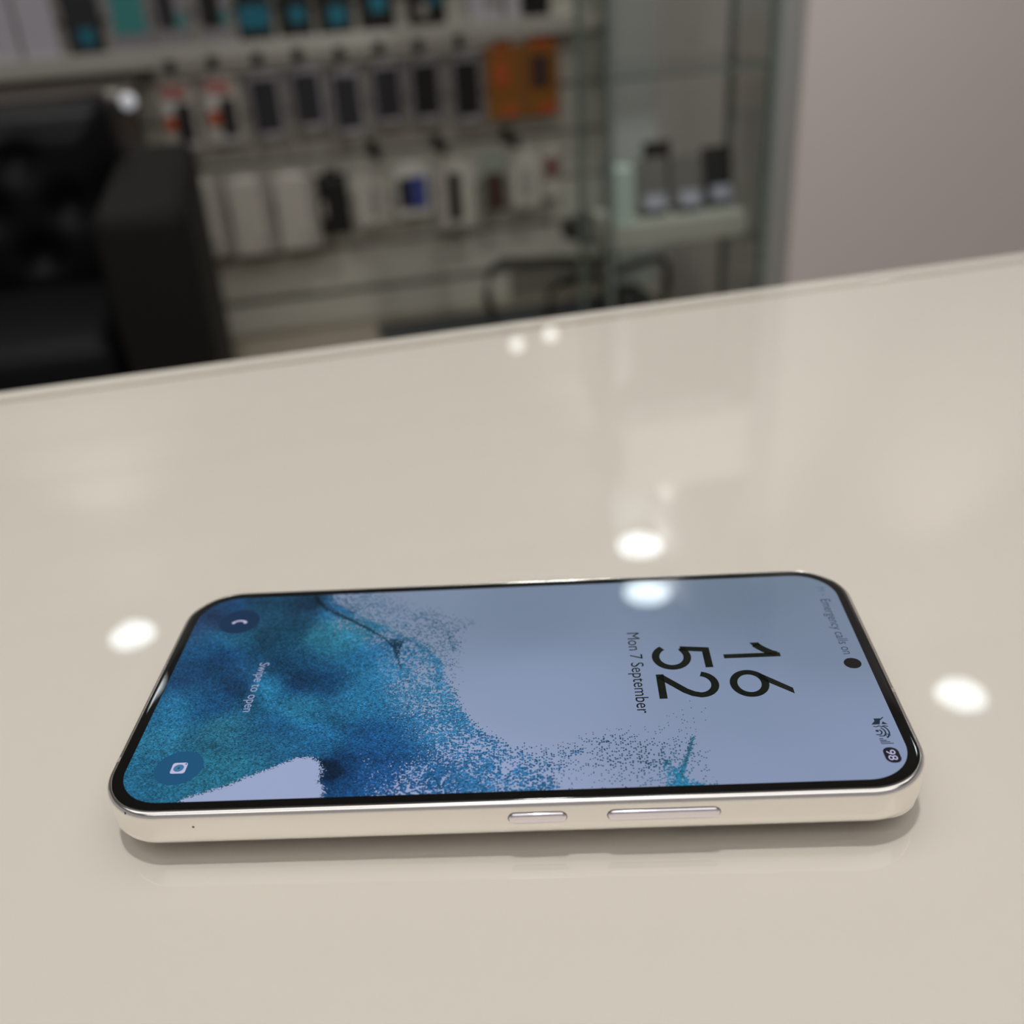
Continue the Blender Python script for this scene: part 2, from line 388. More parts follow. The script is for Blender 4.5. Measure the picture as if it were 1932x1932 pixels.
PALE = [(73.5,55.4,112,128,150),(73.5,23.2,134,149,178),(26.9,2.7,152,164,198),(49.9,61.3,120,136,160),(119.8,58.3,103,119,138),(133.0,41.7,112,127,150),(112.9,18.0,124,139,166),(133.3,4.2,132,146,176),(110.2,2.7,134,148,178),(64.3,2.2,150,162,196)]
STEP = 0.3
nu, nv = int(2*DX/STEP)+1, int(2*DY/STEP)+1
U, V = np.meshgrid(np.linspace(0, 2*DX, nu), np.linspace(0, 2*DY, nv), indexing='ij')
P = np.stack([U.ravel(), V.ravel()], 1)
def segdist(poly, closed=True):
    q = np.array(poly); m = len(q); dd = np.full(len(P), 1e9); inside = np.zeros(len(P), bool)
    for i in range(m if closed else m-1):
        a, b_ = q[i], q[(i+1) % m]; e = b_-a
        t = np.clip(((P-a)@e)/(e@e), 0, 1)
        dd = np.minimum(dd, np.linalg.norm(P-(a+t[:, None]*e), axis=1))
        if closed:
            c_ = (a[1] > P[:, 1]) != (b_[1] > P[:, 1])
            with np.errstate(divide='ignore', invalid='ignore'):
                xx = a[0]+(P[:, 1]-a[1])*(b_[0]-a[0])/(b_[1]-a[1])
            inside ^= c_ & (P[:, 0] < xx)
    return np.where(inside, dd, -dd) if closed else dd
def fall(sd, w): return np.clip(0.5+sd/w, 0, 1)
def line(poly, w): return np.exp(-(segdist(poly, False)/w)**2)
def idw(pts, eps):
    pts = np.array(pts, float)
    lin = np.array([[srgb(*c)[k] for k in range(3)] for c in pts[:, 2:]])
    w = 1/((P[:, None, 0]-pts[None, :, 0])**2+(P[:, None, 1]-pts[None, :, 1])**2+eps)**2
    return (w@lin)/w.sum(1)[:, None]
sdD = segdist(DENSE)
solid_ = fall(sdD, 1.4)*np.clip(np.maximum((52-P[:, 0])/10*np.clip((26-P[:, 1])/8, 0, 1)+np.clip((34-P[:, 0])/8, 0, 1), sdD/9.0), 0, 1)
dens = 0.90*fall(sdD, 1.4)
mid = 0.88*fall(segdist(MID), 2.0)
mid *= 1-0.30*np.exp(-(((P[:, 0]-52)/4)**2+((P[:, 1]-35)/5)**2))
dens = np.maximum(dens, mid)
dens = np.maximum(dens, 0.50*fall(segdist(SPARSE1), 4.5))
dens = np.maximum(dens, 0.62*line([(34, 66), (40, 60.5), (46, 56.5), (52, 53), (56.5, 48), (58, 42)], 1.6))
dens = np.maximum(dens, 0.55*line([(29, 64), (36, 58), (43, 53.5), (50, 48.5)], 2.0))
dens = np.maximum(dens, 0.45*line([(52, 45), (57, 47.5), (60.5, 51)], 1.2))
dens = np.maximum(dens, 0.38*fall(segdist(SPARSE2), 3.0))
dens = np.maximum(dens, 0.14*fall(segdist(SCAT), 3.0))
dens = np.maximum(dens, 0.90*fall(segdist(SPLASH), 2.2))
dens = np.maximum(dens, 1.0*line([(98.2, 0), (100.2, 3.2), (101.4, 7), (103.2, 12.3)], 0.42))
dens = np.maximum(dens, 0.8*line([(98.0, 0), (97.6, 4), (97.2, 8)], 0.9))
spl = np.maximum(0.9*fall(segdist(SPLASH)-1.0, 2.0), 0.9*line([(99.4, 1.5), (101.2, 7), (103.0, 11.8)], 0.30))
solid_ = np.maximum(solid_, spl)
dens = np.maximum(dens, 0.60*line(BAND1, 1.3))
dens = np.maximum(dens, 0.55*line(BAND2, 1.2))
dens = np.maximum(dens, 0.95*line(RIM, 1.7))
solid_ = np.maximum(solid_, 0.35*line(RIM, 1.2))
solid_ = np.maximum(solid_, 0.8*line([(27, 62.5), (29.5, 59.5), (33, 57)], 1.6))
for (cu, cv, rr, a) in ((50, 20, 5, .16), (45, 27, 5, .12), (56, 10, 4, .16), (70, 8.5, 3, .35), (83, 2, 5, .3), (66, 1.5, 3, .2)):
    dens -= a*np.exp(-(((P[:, 0]-cu)/rr)**2+((P[:, 1]-cv)/rr)**2))*np.clip(1.3-fall(segdist(DENSE), 9), 0, 1)
dens = np.clip(dens, 0, 1.05)
wave = idw(COLS, 7.0)
cr = np.exp(-(segdist(CREASE, False)/(0.12+0.45*np.clip((P[:, 1]-34)/28, 0, 1)))**2)
tri = np.maximum(fall(segdist(TRI), 0.5)*0.75, fall(segdist(BAYSH), 1.4)*0.85)
fold = 0.35*np.exp(-((segdist([(12, 63), (25, 60.5)], False))/3.2)**2)
shade = 1-np.clip(np.maximum(np.maximum(cr, tri), fold), 0, 1)*0.80
# soft light and dark folds running across the wave
LIGHT = [[(1.5, 54), (9.5, 47), (14, 40), (20, 32), (24, 25), (30, 20), (36, 17)], [(28, 57), (33, 50), (41, 42), (46, 33)], [(20, 33), (24, 30), (31, 27)], [(2, 30), (6, 18)]]
DARK = [[(2, 59), (8, 52.5)], [(14, 52), (18, 44), (24, 37), (30, 33)], [(6, 40), (12, 34), (17, 29), (20, 24)], [(38, 12), (46, 9), (54, 9)], [(9, 16), (17, 13)], [(36, 21), (42, 17)]]
for ln in LIGHT: shade = shade*(1+0.28*np.exp(-(segdist(ln, False)/1.7)**2))
for ln in DARK: shade = shade*(1-0.24*np.exp(-(segdist(ln, False)/2.0)**2))
wave = wave*shade[:, None]
smooth_ = np.clip(cr+fall(segdist(TRI), 0.6), 0, 1)
wave = wave*(1-smooth_[:, None]*0.15)
dens = np.maximum(dens, cr*1.05)
solid_ = np.maximum(solid_, np.maximum(cr, tri)*fall(segdist(DENSE)+0.8, 1.0))
solid_ = np.clip(solid_, 0, 1)
wave = wave*np.array([0.90, 0.84, 0.80])
pale = idw(PALE, 200.0)

verts = np.stack([P[:, 0]-DX, P[:, 1]-DY, np.full(len(P), T)], 1)*MM
idx = np.arange(nu*nv).reshape(nu, nv)
quads = np.stack([idx[:-1, :-1], idx[1:, :-1], idx[1:, 1:], idx[:-1, 1:]], -1).reshape(-1, 4)
# trim the corners under the bezel
fc = verts[quads].mean(1)/MM
ax, ay = np.abs(fc[:, 0])-(DX-DR), np.abs(fc[:, 1])-(DY-DR)
keep = ~((ax > 0) & (ay > 0) & (np.hypot(np.maximum(ax, 0), np.maximum(ay, 0)) > DR+0.6))
quads = quads[keep]
me = bpy.data.meshes.new('display')
me.from_pydata(verts.tolist(), [], quads.tolist())
for nm, arr in (('wave', wave), ('pale', pale)):
    at = me.attributes.new(nm, 'FLOAT_COLOR', 'POINT')
    at.data.foreach_set('color', np.concatenate([arr, np.ones((len(P), 1))], 1).astype(np.float32).ravel())
at = me.attributes.new('wave_amount', 'FLOAT', 'POINT'); at.data.foreach_set('value', dens.astype(np.float32))
at = me.attributes.new('wave_solid', 'FLOAT', 'POINT'); at.data.foreach_set('value', solid_.astype(np.float32))

M_disp = bpy.data.materials.new('lit_display_with_particle_wave'); M_disp.use_nodes = True
nt = M_disp.node_tree; N = nt.nodes; Lk = nt.links.new; b = N['Principled BSDF']
b.inputs['Base Color'].default_value = (0.004, 0.004, 0.005, 1); b.inputs['Roughness'].default_value = 0.015
b.inputs['IOR'].default_value = 1.5
def math_(op, a=None, b_=None, c=None, clamp=False):
    n_ = N.new('ShaderNodeMath'); n_.operation = op; n_.use_clamp = clamp
    for i, x in enumerate((a, b_, c)):
        if x is None: continue
        if isinstance(x, (int, float)): n_.inputs[i].default_value = x
        else: Lk(x, n_.inputs[i])
    return n_.outputs[0]
def attr(nm, out):
    n_ = N.new('ShaderNodeAttribute'); n_.attribute_name = nm; return n_.outputs[out]
tc = N.new('ShaderNodeTexCoord')
def noise(scale, detail, dist=0.0, stretch=None):
    n_ = N.new('ShaderNodeTexNoise'); n_.inputs['Scale'].default_value = scale; n_.inputs['Detail'].default_value = detail
    n_.inputs['Distortion'].default_value = dist
    if stretch:
        mp = N.new('ShaderNodeMapping'); mp.inputs['Rotation'].default_value = (0, 0, stretch[0]); mp.inputs['Scale'].default_value = stretch[1]
        Lk(tc.outputs['Object'], mp.inputs['Vector']); Lk(mp.outputs[0], n_.inputs['Vector'])
    else: Lk(tc.outputs['Object'], n_.inputs['Vector'])
    return n_.outputs['Fac']
def rng(v, a, b_, c, d_):
    n_ = N.new('ShaderNodeMapRange'); Lk(v, n_.inputs['Value'])
    for k_, x in zip(('From Min', 'From Max', 'To Min', 'To Max'), (a, b_, c, d_)): n_.inputs[k_].default_value = x
    return n_.outputs[0]
dn = attr('wave_amount', 'Fac')
big = noise(170.0, 4)
dn2 = math_('MULTIPLY', dn, rng(big, 0.3, 0.7, 0.72, 1.22))
vo = N.new('ShaderNodeTexVoronoi'); vo.voronoi_dimensions = '2D'; vo.inputs['Scale'].default_value = 2300.0
Lk(tc.outputs['Object'], vo.inputs['Vector'])
sp = N.new('ShaderNodeSeparateColor'); Lk(vo.outputs['Color'], sp.inputs[0])
present = math_('LESS_THAN', sp.outputs[0], dn2)
radius = math_('MULTIPLY_ADD', dn2, 0.50, 0.20)
near = math_('LESS_THAN', vo.outputs['Distance'], radius)
dot = math_('MULTIPLY', present, near)
gate = noise(3000.0, 1)
solid = math_('GREATER_THAN', attr('wave_solid', 'Fac'), rng(gate, 0.3, 0.7, 0.02, 0.98))
mask = math_('MAXIMUM', dot, solid)
g1 = noise(2600.0, 2, 0.6, (0.7, (1.0, 1.7, 1.0)))
g2 = noise(700.0, 3)
grain = math_('MULTIPLY', rng(g1, 0.32, 0.68, 0.30, 1.62), rng(g2, 0.3, 0.7, 0.85, 1.15))
tone = rng(sp.outputs[1], 0.0, 1.0, 0.70, 1.15)
scat = rng(dn, 0.1, 0.7, 0.42, 1.0)
k1 = math_('MULTIPLY', math_('MULTIPLY', grain, tone), scat)
vs = N.new('ShaderNodeVectorMath'); vs.operation = 'SCALE'; Lk(attr('wave', 'Color'), vs.inputs[0]); Lk(k1, vs.inputs['Scale'])
# a little warm/green scatter in the grain
mxc = N.new('ShaderNodeMix'); mxc.data_type = 'RGBA'
Lk(mask, mxc.inputs[0]); Lk(attr('pale', 'Color'), mxc.inputs[6]); Lk(vs.outputs[0], mxc.inputs[7])
Lk(mxc.outputs[2], b.inputs['Emission Color']); b.inputs['Emission Strength'].default_value = 1.0
disp = link('display', me, M_disp, ph); disp['label'] = 'lit lock screen with a blue particle wave'

# --- things drawn on the display. s = across from the far side, t = up the screen (mm)
ZUI = T+0.006
def pt(s, t, z=ZUI): return Vector((t-DX, DY-s, z))*MM
def flat(name, polys, m, parent, z=ZUI):
    """polys: list of outlines (s,t); an outline may be (outer, hole) of equal length"""
    b_ = bmesh.new()
    for p in polys:
        if isinstance(p, tuple):
            o_, h_ = p; a_ = [b_.verts.new(pt(*q, z)) for q in o_]; c_ = [b_.verts.new(pt(*q, z)) for q in h_]
            for k in range(len(a_)):
                b_.faces.new((a_[k], c_[k], c_[(k+1) % len(a_)], a_[(k+1) % len(a_)]))
        else:
            b_.faces.new([b_.verts.new(pt(*q, z)) for q in p])
    bmesh.ops.recalc_face_normals(b_, faces=b_.faces)
    for f_ in b_.faces:
        if f_.normal.z < 0: f_.normal_flip()
    bmesh.ops.triangulate(b_, faces=[f_ for f_ in b_.faces if len(f_.verts) > 4])
    return build(name, b_, m, parent)
def circ(s, t, r_, n=40, a0=0, a1=360, sy=1.0):
    full = abs(a1-a0) >= 360
    return [(s+r_*math.cos(math.radians(a0+(a1-a0)*k/(n if full else n-1))), t+sy*r_*math.sin(math.radians(a0+(a1-a0)*k/(n if full else n-1)))) for k in range(n)]
def stroke(path, w, ends='flat'):
    """ribbon polygon list along path"""
    p = [Vector(q) for q in path]; L_, R_ = [], []
    for i, q in enumerate(p):
        if i == 0: nn = (p[1]-p[0]).normalized(); k_ = 1
        elif i == len(p)-1: nn = (p[-1]-p[-2]).normalized(); k_ = 1
        else:
            a_, c_ = (p[i]-p[i-1]).normalized(), (p[i+1]-p[i]).normalized(); nn = (a_+c_).normalized(); k_ = 1/max(0.5, nn.dot(a_))
        pr = Vector((-nn.y, nn.x))*w/2*k_
        L_.append(tuple(q+pr)); R_.append(tuple(q-pr))
    return [[L_[i], L_[i+1], R_[i+1], R_[i]] for i in range(len(p)-1)]
def arc(cx, cy, rx, ry, a0, a1, n=26):
    return [(cx+rx*math.cos(math.radians(a0+(a1-a0)*k/(n-1))), cy+ry*math.sin(math.radians(a0+(a1-a0)*k/(n-1)))) for k in range(n)]
SW = 1.52
# hours "16"
flat('hour_digit', stroke([(28.55, 112.3), (28.55, 123.5)], 1.35) + stroke([(25.0, 119.15), (25.9, 119.8), (26.9, 120.7), (27.8, 121.7), (28.4, 122.8)], 1.75)
     + [[(24.3, 118.1), (24.3, 119.9), (25.2, 120.3), (25.6, 118.7)]], M_ink, disp)
six_path = [(40.1, 123.6), (36.6, 119.1), (34.6, 116.9)]
flat('hour_digit', [(circ(37.35, 115.85, 4.15, 48, sy=0.90), circ(37.35, 115.85, 2.70, 48, sy=0.84))]
     + [[(39.2, 123.75), (40.95, 123.75), (36.2, 118.15), (34.0, 118.0)]], M_ink, disp)
# minutes "52"
flat('minute_digit', stroke([(31.9, 109.0), (26.0, 109.0), (25.35, 103.9)], SW)
     + stroke([(25.3, 104.2)]+arc(28.05, 101.95, 3.45, 3.15, 118, -150, 30), SW), M_ink, disp)
flat('minute_digit', stroke([(41.1, 99.0), (33.6, 99.0)], SW)
     + stroke([(34.1, 98.9), (38.9, 103.4), (39.9, 104.8), (40.35, 106.2)]+arc(37.1, 106.3, 3.25, 3.0, 5, 168, 22), SW), M_ink, disp)
# font text, converted to flat meshes
def text(name, body, s0, s1, t0, cap, m, parent, z=ZUI, bold=0.0):
    cu = bpy.data.curves.new(name, 'FONT'); cu.body = body; cu.offset = bold; cu.resolution_u = 4
    tmp = bpy.data.objects.new(name, cu); COL.objects.link(tmp)
    dg = bpy.context.evaluated_depsgraph_get()
    me_ = bpy.data.meshes.new_from_object(tmp.evaluated_get(dg))
    bpy.data.objects.remove(tmp)
    co = np.array([v.co[:] for v in me_.vertices])
    x0, x1 = co[:, 0].min(), co[:, 0].max()
    kx = (s1-s0)/(x1-x0); ky = cap/0.73
    for v in me_.vertices:
        v.co = pt(s0+(v.co.x-x0)*kx, t0+v.co.y*ky, z)
    me_.materials.clear()
    return link(name, me_, m, parent)
text('date_text', 'Mon 7 September', 19.3, 45.1, 93.7, 2.65, M_ink, disp)
text('swipe_text', 'Swipe to open', 24.8, 40.5, 17.75, 2.15, M_swipe, disp)
text('carrier_text', 'M', 4.9, 6.6, 136.0, 1.85, M_inkf2, disp)
flat('carrier_dot', [circ(8.1, 136.8, 0.28, 14)], M_inkf2, disp)
text('carrier_text', 'Emergency calls on', 9.7, 29.3, 135.8, 2.15, M_inkf, disp)
# mute icon
mu = flat('mute_icon', [[(48.9, 136.2), (49.6, 136.2), (50.55, 135.4), (50.55, 136.9), (48.9, 137.4)], [(49.75, 137.6), (50.55, 138.3), (50.55, 137.25)]]
     + stroke([(48.6, 138.0), (50.5, 136.0)], 0.22) + stroke([(51.0, 135.6), (51.2, 136.1), (50.95, 136.6), (51.2, 137.1), (50.95, 137.6), (51.2, 138.2)], 0.22), M_inks, disp)
wf = []
for rr in (0.75, 1.4, 2.05): wf += stroke(arc(52.6, 135.9, rr, rr, 38, 142, 12), 0.28)
wf += [circ(52.3, 135.95, 0.30, 12)] + stroke([(53.3, 135.5), (53.3, 136.4)], 0.24) + stroke([(53.7, 135.9), (53.7, 136.8)], 0.24)
flat('wifi_icon', wf, M_inks, disp)
text('wifi_icon_number', '6', 53.1, 53.9, 137.1, 1.0, M_inks, disp)
for k, (hh, mm_) in enumerate(((0.7, M_inks), (1.2, M_inks), (1.7, M_inks), (2.2, M_inkf))):
    flat('signal_bar', [[(54.3+k*.42, 135.7), (54.52+k*.42, 135.7), (54.52+k*.42, 135.7+hh), (54.3+k*.42, 135.7+hh)]], mm_, disp)
flat('battery_badge', [[(58.65+p[0]*1+p[2]*1.25, 136.75+p[1]+p[3]*1.25) for p in rrect(1.98, 1.35, 1.25, 8)]], M_pill, disp)
text('battery_number', '98', 57.35, 59.95, 135.95, 1.65, M_lite, disp, z=T+0.010)
# round shortcuts
cb = flat('camera_shortcut', [circ(55.75, 9.72, 4.45, 64)], M_cbtn, disp)
flat('camera_icon', [[(55.8+p[0]+p[2]*0.5, 9.75+p[1]+p[3]*0.5) for p in rrect(1.42, 1.38, 0.5, 6)]], M_lite, cb, T+0.010)
flat('camera_icon_lens', [circ(55.8, 9.7, 0.95, 30)], M_clens, cb, T+0.014)
flat('camera_icon_lens', [circ(55.8, 9.7, 0.25, 16)], M_cbtn, cb, T+0.018)
flat('camera_icon_flash', [circ(54.75, 10.8, 0.17, 12)], M_cbtn, cb, T+0.014)
pb = flat('phone_shortcut', [circ(9.35, 9.66, 4.45, 64)], M_pbtn, disp)
flat('phone_icon', stroke([(9.95, 8.35), (9.5, 8.6), (9.15, 9.2), (9.05, 9.9), (9.2, 10.6), (9.55, 11.1)], 0.52) + [circ(9.8, 8.45, .36, 16), circ(9.75, 11.05, .42, 16)], M_lite, pb, T+0.010)
# front camera in its punch hole
flat('front_camera', [circ(32.3, 136.78, 1.68, 48)], M_bezel, ph, T+0.016)['label'] = 'round black selfie camera in the display'

# ------------------------------------------------------------------ ceiling downlights (mirrored in counter and glass)
M_ring = mat('white_lamp_ring', srgb(225, 225, 222), rough=0.4)
def downlight(name, x, y, r_, m, label):
    t_ = empty(name, (x, y, CEIL), label, 'ceiling light', 'round downlights in the ceiling')
    b_ = bmesh.new(); lathe(b_, [(r_+0.018, 0.0), (r_+0.018, -0.008), (r_+0.004, -0.016), (r_, -0.016), (r_, -0.003)], 40)
    build('ring', b_, M_ring, t_)
    b_ = bmesh.new(); lathe(b_, [(r_*0.98, -0.004), (r_*0.96, -0.014), (r_*0.85, -0.026), (r_*0.62, -0.037), (r_*0.32, -0.043), (r_*0.05, -0.045)], 40)
    build('lens', b_, m, t_, True)
    return t_
downlight('ceiling_downlight', 0.936, 2.567, 0.068, M_bulb, 'round ceiling downlight reflected brightly just behind the phone and on its screen')
downlight('ceiling_downlight', -0.626, 2.567, 0.061, M_bulb, 'round ceiling downlight reflected in the counter left of the phone')
downlight('ceiling_downlight', 1.469, 1.642, 0.060, M_bulb, 'round ceiling downlight reflected in the counter right of the phone')
downlight('ceiling_downlight', -0.04, -0.06, 0.055, M_bulb, 'round ceiling downlight straight above the phone')


# ------------------------------------------------------------------ goods on the slatted wall, x and z baked from image pixels at their depth
YF = WALL            # face of the slats
M_clear = mat('grey_blister_tray', srgb(156, 153, 158), rough=0.3)
M_case = mat('charcoal_phone_case', srgb(44, 44, 48), rough=0.45)
M_black = mat('black_packaging', srgb(22, 21, 20), rough=0.45)
M_pink = mat('dusty_pink_print', srgb(190, 120, 116), rough=0.6)
M_orng = mat('orange_print', srgb(205, 92, 40), rough=0.6)
M_amber = mat('amber_brown_card', srgb(158, 102, 34), rough=0.5)
M_rust = mat('bright_orange_print', srgb(206, 92, 46), rough=0.6)
M_aubr = mat('dark_brown_print', srgb(74, 48, 40), rough=0.6)
M_whitec = mat('off_white_box_card', srgb(206, 200, 190), rough=0.6)
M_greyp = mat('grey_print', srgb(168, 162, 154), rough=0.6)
M_blue = mat('blue_screen_print', srgb(66, 78, 148), rough=0.5)
M_teal = mat('teal_print', srgb(66, 150, 146), rough=0.5)
M_teald = mat('deep_teal_print', srgb(28, 118, 140), rough=0.5)
M_sage = mat('pale_sage_card', srgb(150, 158, 148), rough=0.6)
M_lilac = mat('lilac_white_card', srgb(202, 198, 206), rough=0.6)
M_red = mat('dull_red_print', srgb(128, 80, 76), rough=0.6)

def hook(x, z, label, y1=0.105):
    t_ = empty('display_hook', (x, YF, z), label, 'hook', 'hooks holding packets on the slatted wall')
    b_ = bmesh.new(); box(b_, -0.014, 0.014, -0.006, 0.0, -0.02, 0.02, bev=0.002); build('wall_plate', b_, M_hook, t_)
    b_ = bmesh.new(); tube(b_, [(0, -0.003, 0), (0, -y1+0.01, 0), (0, -y1, 0.008)], 0.0035, 8); build('peg', b_, M_hook, t_)
    b_ = bmesh.new(); box(b_, -0.012, 0.012, -y1-0.004, -y1, -0.012, 0.020, bev=0.002); build('price_tab', b_, M_hook, t_)
    return t_
ORD = ['first', 'second', 'third', 'fourth', 'fifth', 'sixth', 'seventh', 'eighth', 'ninth', 'tenth', 'eleventh', 'twelfth', 'thirteenth']

def packet(name, x, w, z0, z1, label, group, card, parts, y=2.68, dep=0.02, tab=True, cat='packet'):
    """hanging packet, origin at its bottom centre; parts = (name, x0,x1,z0,z1 as fractions, depth, material, bevel)"""
    h = z1-z0
    t_ = empty(name, (x, y, z0), label, cat, group)
    b_ = bmesh.new()
    box(b_, -w/2, w/2, 0, 0.004, 0, h*0.93 if tab else h, bev=0.0015)
    if tab:
        box(b_, -w*0.22, w*0.22, 0.0005, 0.0035, h*0.90, h, bev=0.001)
    build('backing_card', b_, card, t_)
    for (nm, a0, a1, c0, c1, dd, m_, bv) in parts:
        b_ = bmesh.new()
        box(b_, -w/2+a0*w, -w/2+a1*w, -dd, 0.0005, c0*h, c1*h, bev=min(bv, (a1-a0)*w*.45, dd*.45), seg=3)
        build(nm, b_, m_, t_)
    return t_

G2 = 'phone case packets in the middle row'
def case_packet(i, x, z0, z1, label, casem=None):
    return packet('phone_case_packet', x, 0.084, z0, z1, label, G2, M_clear,
        [('tray', 0.03, 0.97, 0.02, 0.90, 0.010, M_clear, 0.004),
         ('phone_case', 0.12, 0.86, 0.12, 0.88, 0.016, casem or M_case, 0.002),
         ('foot_label', 0.38, 0.72, 0.035, 0.10, 0.0125, M_lilac, 0.001)])
for i, (x, z0, z1) in enumerate([(-0.210, -0.372, -0.209), (-0.105, -0.366, -0.207)]):
    packet('phone_case_packet', x, 0.086, z0, z1, ('white phone case packet with pink and orange print nearest the armchair', 'white phone case packet with pink and orange print, right beside its twin')[i], G2, M_whitec,
        [('pink_header', 0.12, 0.80, 0.74, 0.92, 0.008, M_pink, 0.002),
         ('white_panel', 0.10, 0.52, 0.50, 0.74, 0.009, M_white, 0.002),
         ('orange_badge', 0.10, 0.42, 0.30, 0.50, 0.010, M_orng, 0.004),
         ('phone_case', 0.42, 0.88, 0.13, 0.66, 0.016, M_case, 0.006),
         ('foot_label', 0.40, 0.85, 0.03, 0.10, 0.010, M_lilac, 0.001)])
for i, (x, z0, z1) in enumerate([(0.001, -0.364, -0.206), (0.103, -0.353, -0.202), (0.199, -0.375, -0.214), (0.301, -0.359, -0.207), (0.398, -0.362, -0.206), (0.504, -0.375, -0.206)]):
    case_packet(i, x, z0, z1, ('leftmost grey phone case packet, beside the pink and orange ones', 'second grey phone case packet from the left in middle row', 'third grey phone case packet from the left in middle row',
        'fourth grey phone case packet from the left in middle row', 'fifth grey phone case packet from the left in middle row', 'rightmost grey phone case packet, beside the orange card')[i],
        M_black if i > 3 else M_case)
packet('charger_packet', 0.603, 0.092, -0.375, -0.186, 'orange card packet with a bright orange oval on it', 'orange packets in the middle row', M_amber,
    [('oval_print', 0.24, 0.60, 0.42, 0.74, 0.008, M_rust, 0.004), ('foot_print', 0.42, 0.85, 0.04, 0.15, 0.006, M_rust, 0.002), ('header_print', 0.25, 0.7, 0.86, 0.92, 0.006, M_orng, 0.002)])
packet('charger_packet', 0.699, 0.094, -0.375, -0.181, 'orange card packet with a dark oval, seen by the cabinet edge', 'orange packets in the middle row', M_amber,
    [('oval_print', 0.22, 0.75, 0.36, 0.76, 0.008, M_aubr, 0.004), ('foot_print', 0.40, 0.90, 0.03, 0.15, 0.006, M_rust, 0.002), ('header_print', 0.25, 0.85, 0.86, 0.93, 0.006, M_orng, 0.002)])
for i, (x, z) in enumerate([(-0.206, -0.182), (-0.108, -0.180), (-0.003, -0.180), (0.092, -0.178), (0.191, -0.184), (0.287, -0.178), (0.385, -0.182), (0.487, -0.180)]):
    hook(x, z, 'black hook above the %s packet of the middle row' % ORD[i])

# bottom row
G3 = 'white cartons in the bottom row'
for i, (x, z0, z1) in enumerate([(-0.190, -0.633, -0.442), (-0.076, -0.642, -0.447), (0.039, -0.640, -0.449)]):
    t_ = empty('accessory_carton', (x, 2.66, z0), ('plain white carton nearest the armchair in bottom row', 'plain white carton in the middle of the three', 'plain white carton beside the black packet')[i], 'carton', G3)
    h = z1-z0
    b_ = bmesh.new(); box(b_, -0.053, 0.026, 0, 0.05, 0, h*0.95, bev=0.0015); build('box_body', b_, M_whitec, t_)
    b_ = bmesh.new(); box(b_, 0.0262, 0.050, 0.006, 0.05, 0, h*0.93, bev=0.0015); build('gap_shade_strip', b_, M_greyp, t_)  # grey strip puts the darker gap beside each carton into colour
    b_ = bmesh.new(); box(b_, -0.030, 0.020, 0.022, 0.026, h*0.92, h, bev=0.001); build('hang_tab', b_, M_white, t_)
    b_ = bmesh.new(); box(b_, 0.004, 0.018, -0.0015, 0.0005, 0.02, 0.04); build('corner_print', b_, M_greyp, t_)
packet('cable_packet', 0.132, 0.080, -0.624, -0.453, 'all black hanging packet beside the white cartons', 'mixed packets in the bottom row', M_black,
    [('bag', 0.02, 0.98, 0.02, 0.86, 0.014, M_black, 0.006), ('side_label', 0.08, 0.22, 0.32, 0.56, 0.0155, M_greyp, 0.001)])
packet('cable_packet', 0.234, 0.087, -0.608, -0.473, 'white hanging packet with a grey cable window', 'mixed packets in the bottom row', M_whitec,
    [('cable', 0.42, 0.68, 0.22, 0.75, 0.008, M_greyp, 0.004)])
packet('cable_packet', 0.341, 0.093, -0.597, -0.457, 'white hanging packet with a blue and black picture', 'mixed packets in the bottom row', M_white,
    [('black_print', 0.10, 0.42, 0.16, 0.72, 0.004, M_black, 0.001), ('blue_print', 0.42, 0.90, 0.14, 0.74, 0.0045, M_blue, 0.001)])
packet('earphone_packet', 0.454, 0.100, -0.644, -0.462, 'white framed hanging packet with a tall black window', 'mixed packets in the bottom row', M_whitec,
    [('frame_rim', 0.04, 0.96, 0.04, 0.90, 0.006, M_whitec, 0.003), ('black_window', 0.30, 0.64, 0.14, 0.82, 0.010, M_black, 0.002)])
packet('cable_packet', 0.559, 0.068, -0.611, -0.452, 'hanging packet with a dark green-brown body and pale top', 'mixed packets in the bottom row', M_sage,
    [('dark_body', 0.12, 0.92, 0.05, 0.66, 0.010, M_aubr, 0.004)])
packet('cable_packet', 0.648, 0.080, -0.607, -0.454, 'white hanging packet with a grey looped cable', 'mixed packets in the bottom row', M_whitec,
    [('cable', 0.34, 0.62, 0.22, 0.70, 0.008, M_greyp, 0.004)])
packet('cable_packet', 0.720, 0.046, -0.586, -0.455, 'narrow hanging packet with dull red print', 'mixed packets in the bottom row', M_whitec,
    [('red_print', 0.08, 0.92, 0.38, 0.80, 0.005, M_red, 0.002)])
hook(0.425, -0.428, 'black hook above the white framed packet'); hook(0.615, -0.430, 'black hook above the grey cable packet')
hook(0.255, -0.425, 'black hook above the white packet with grey window')

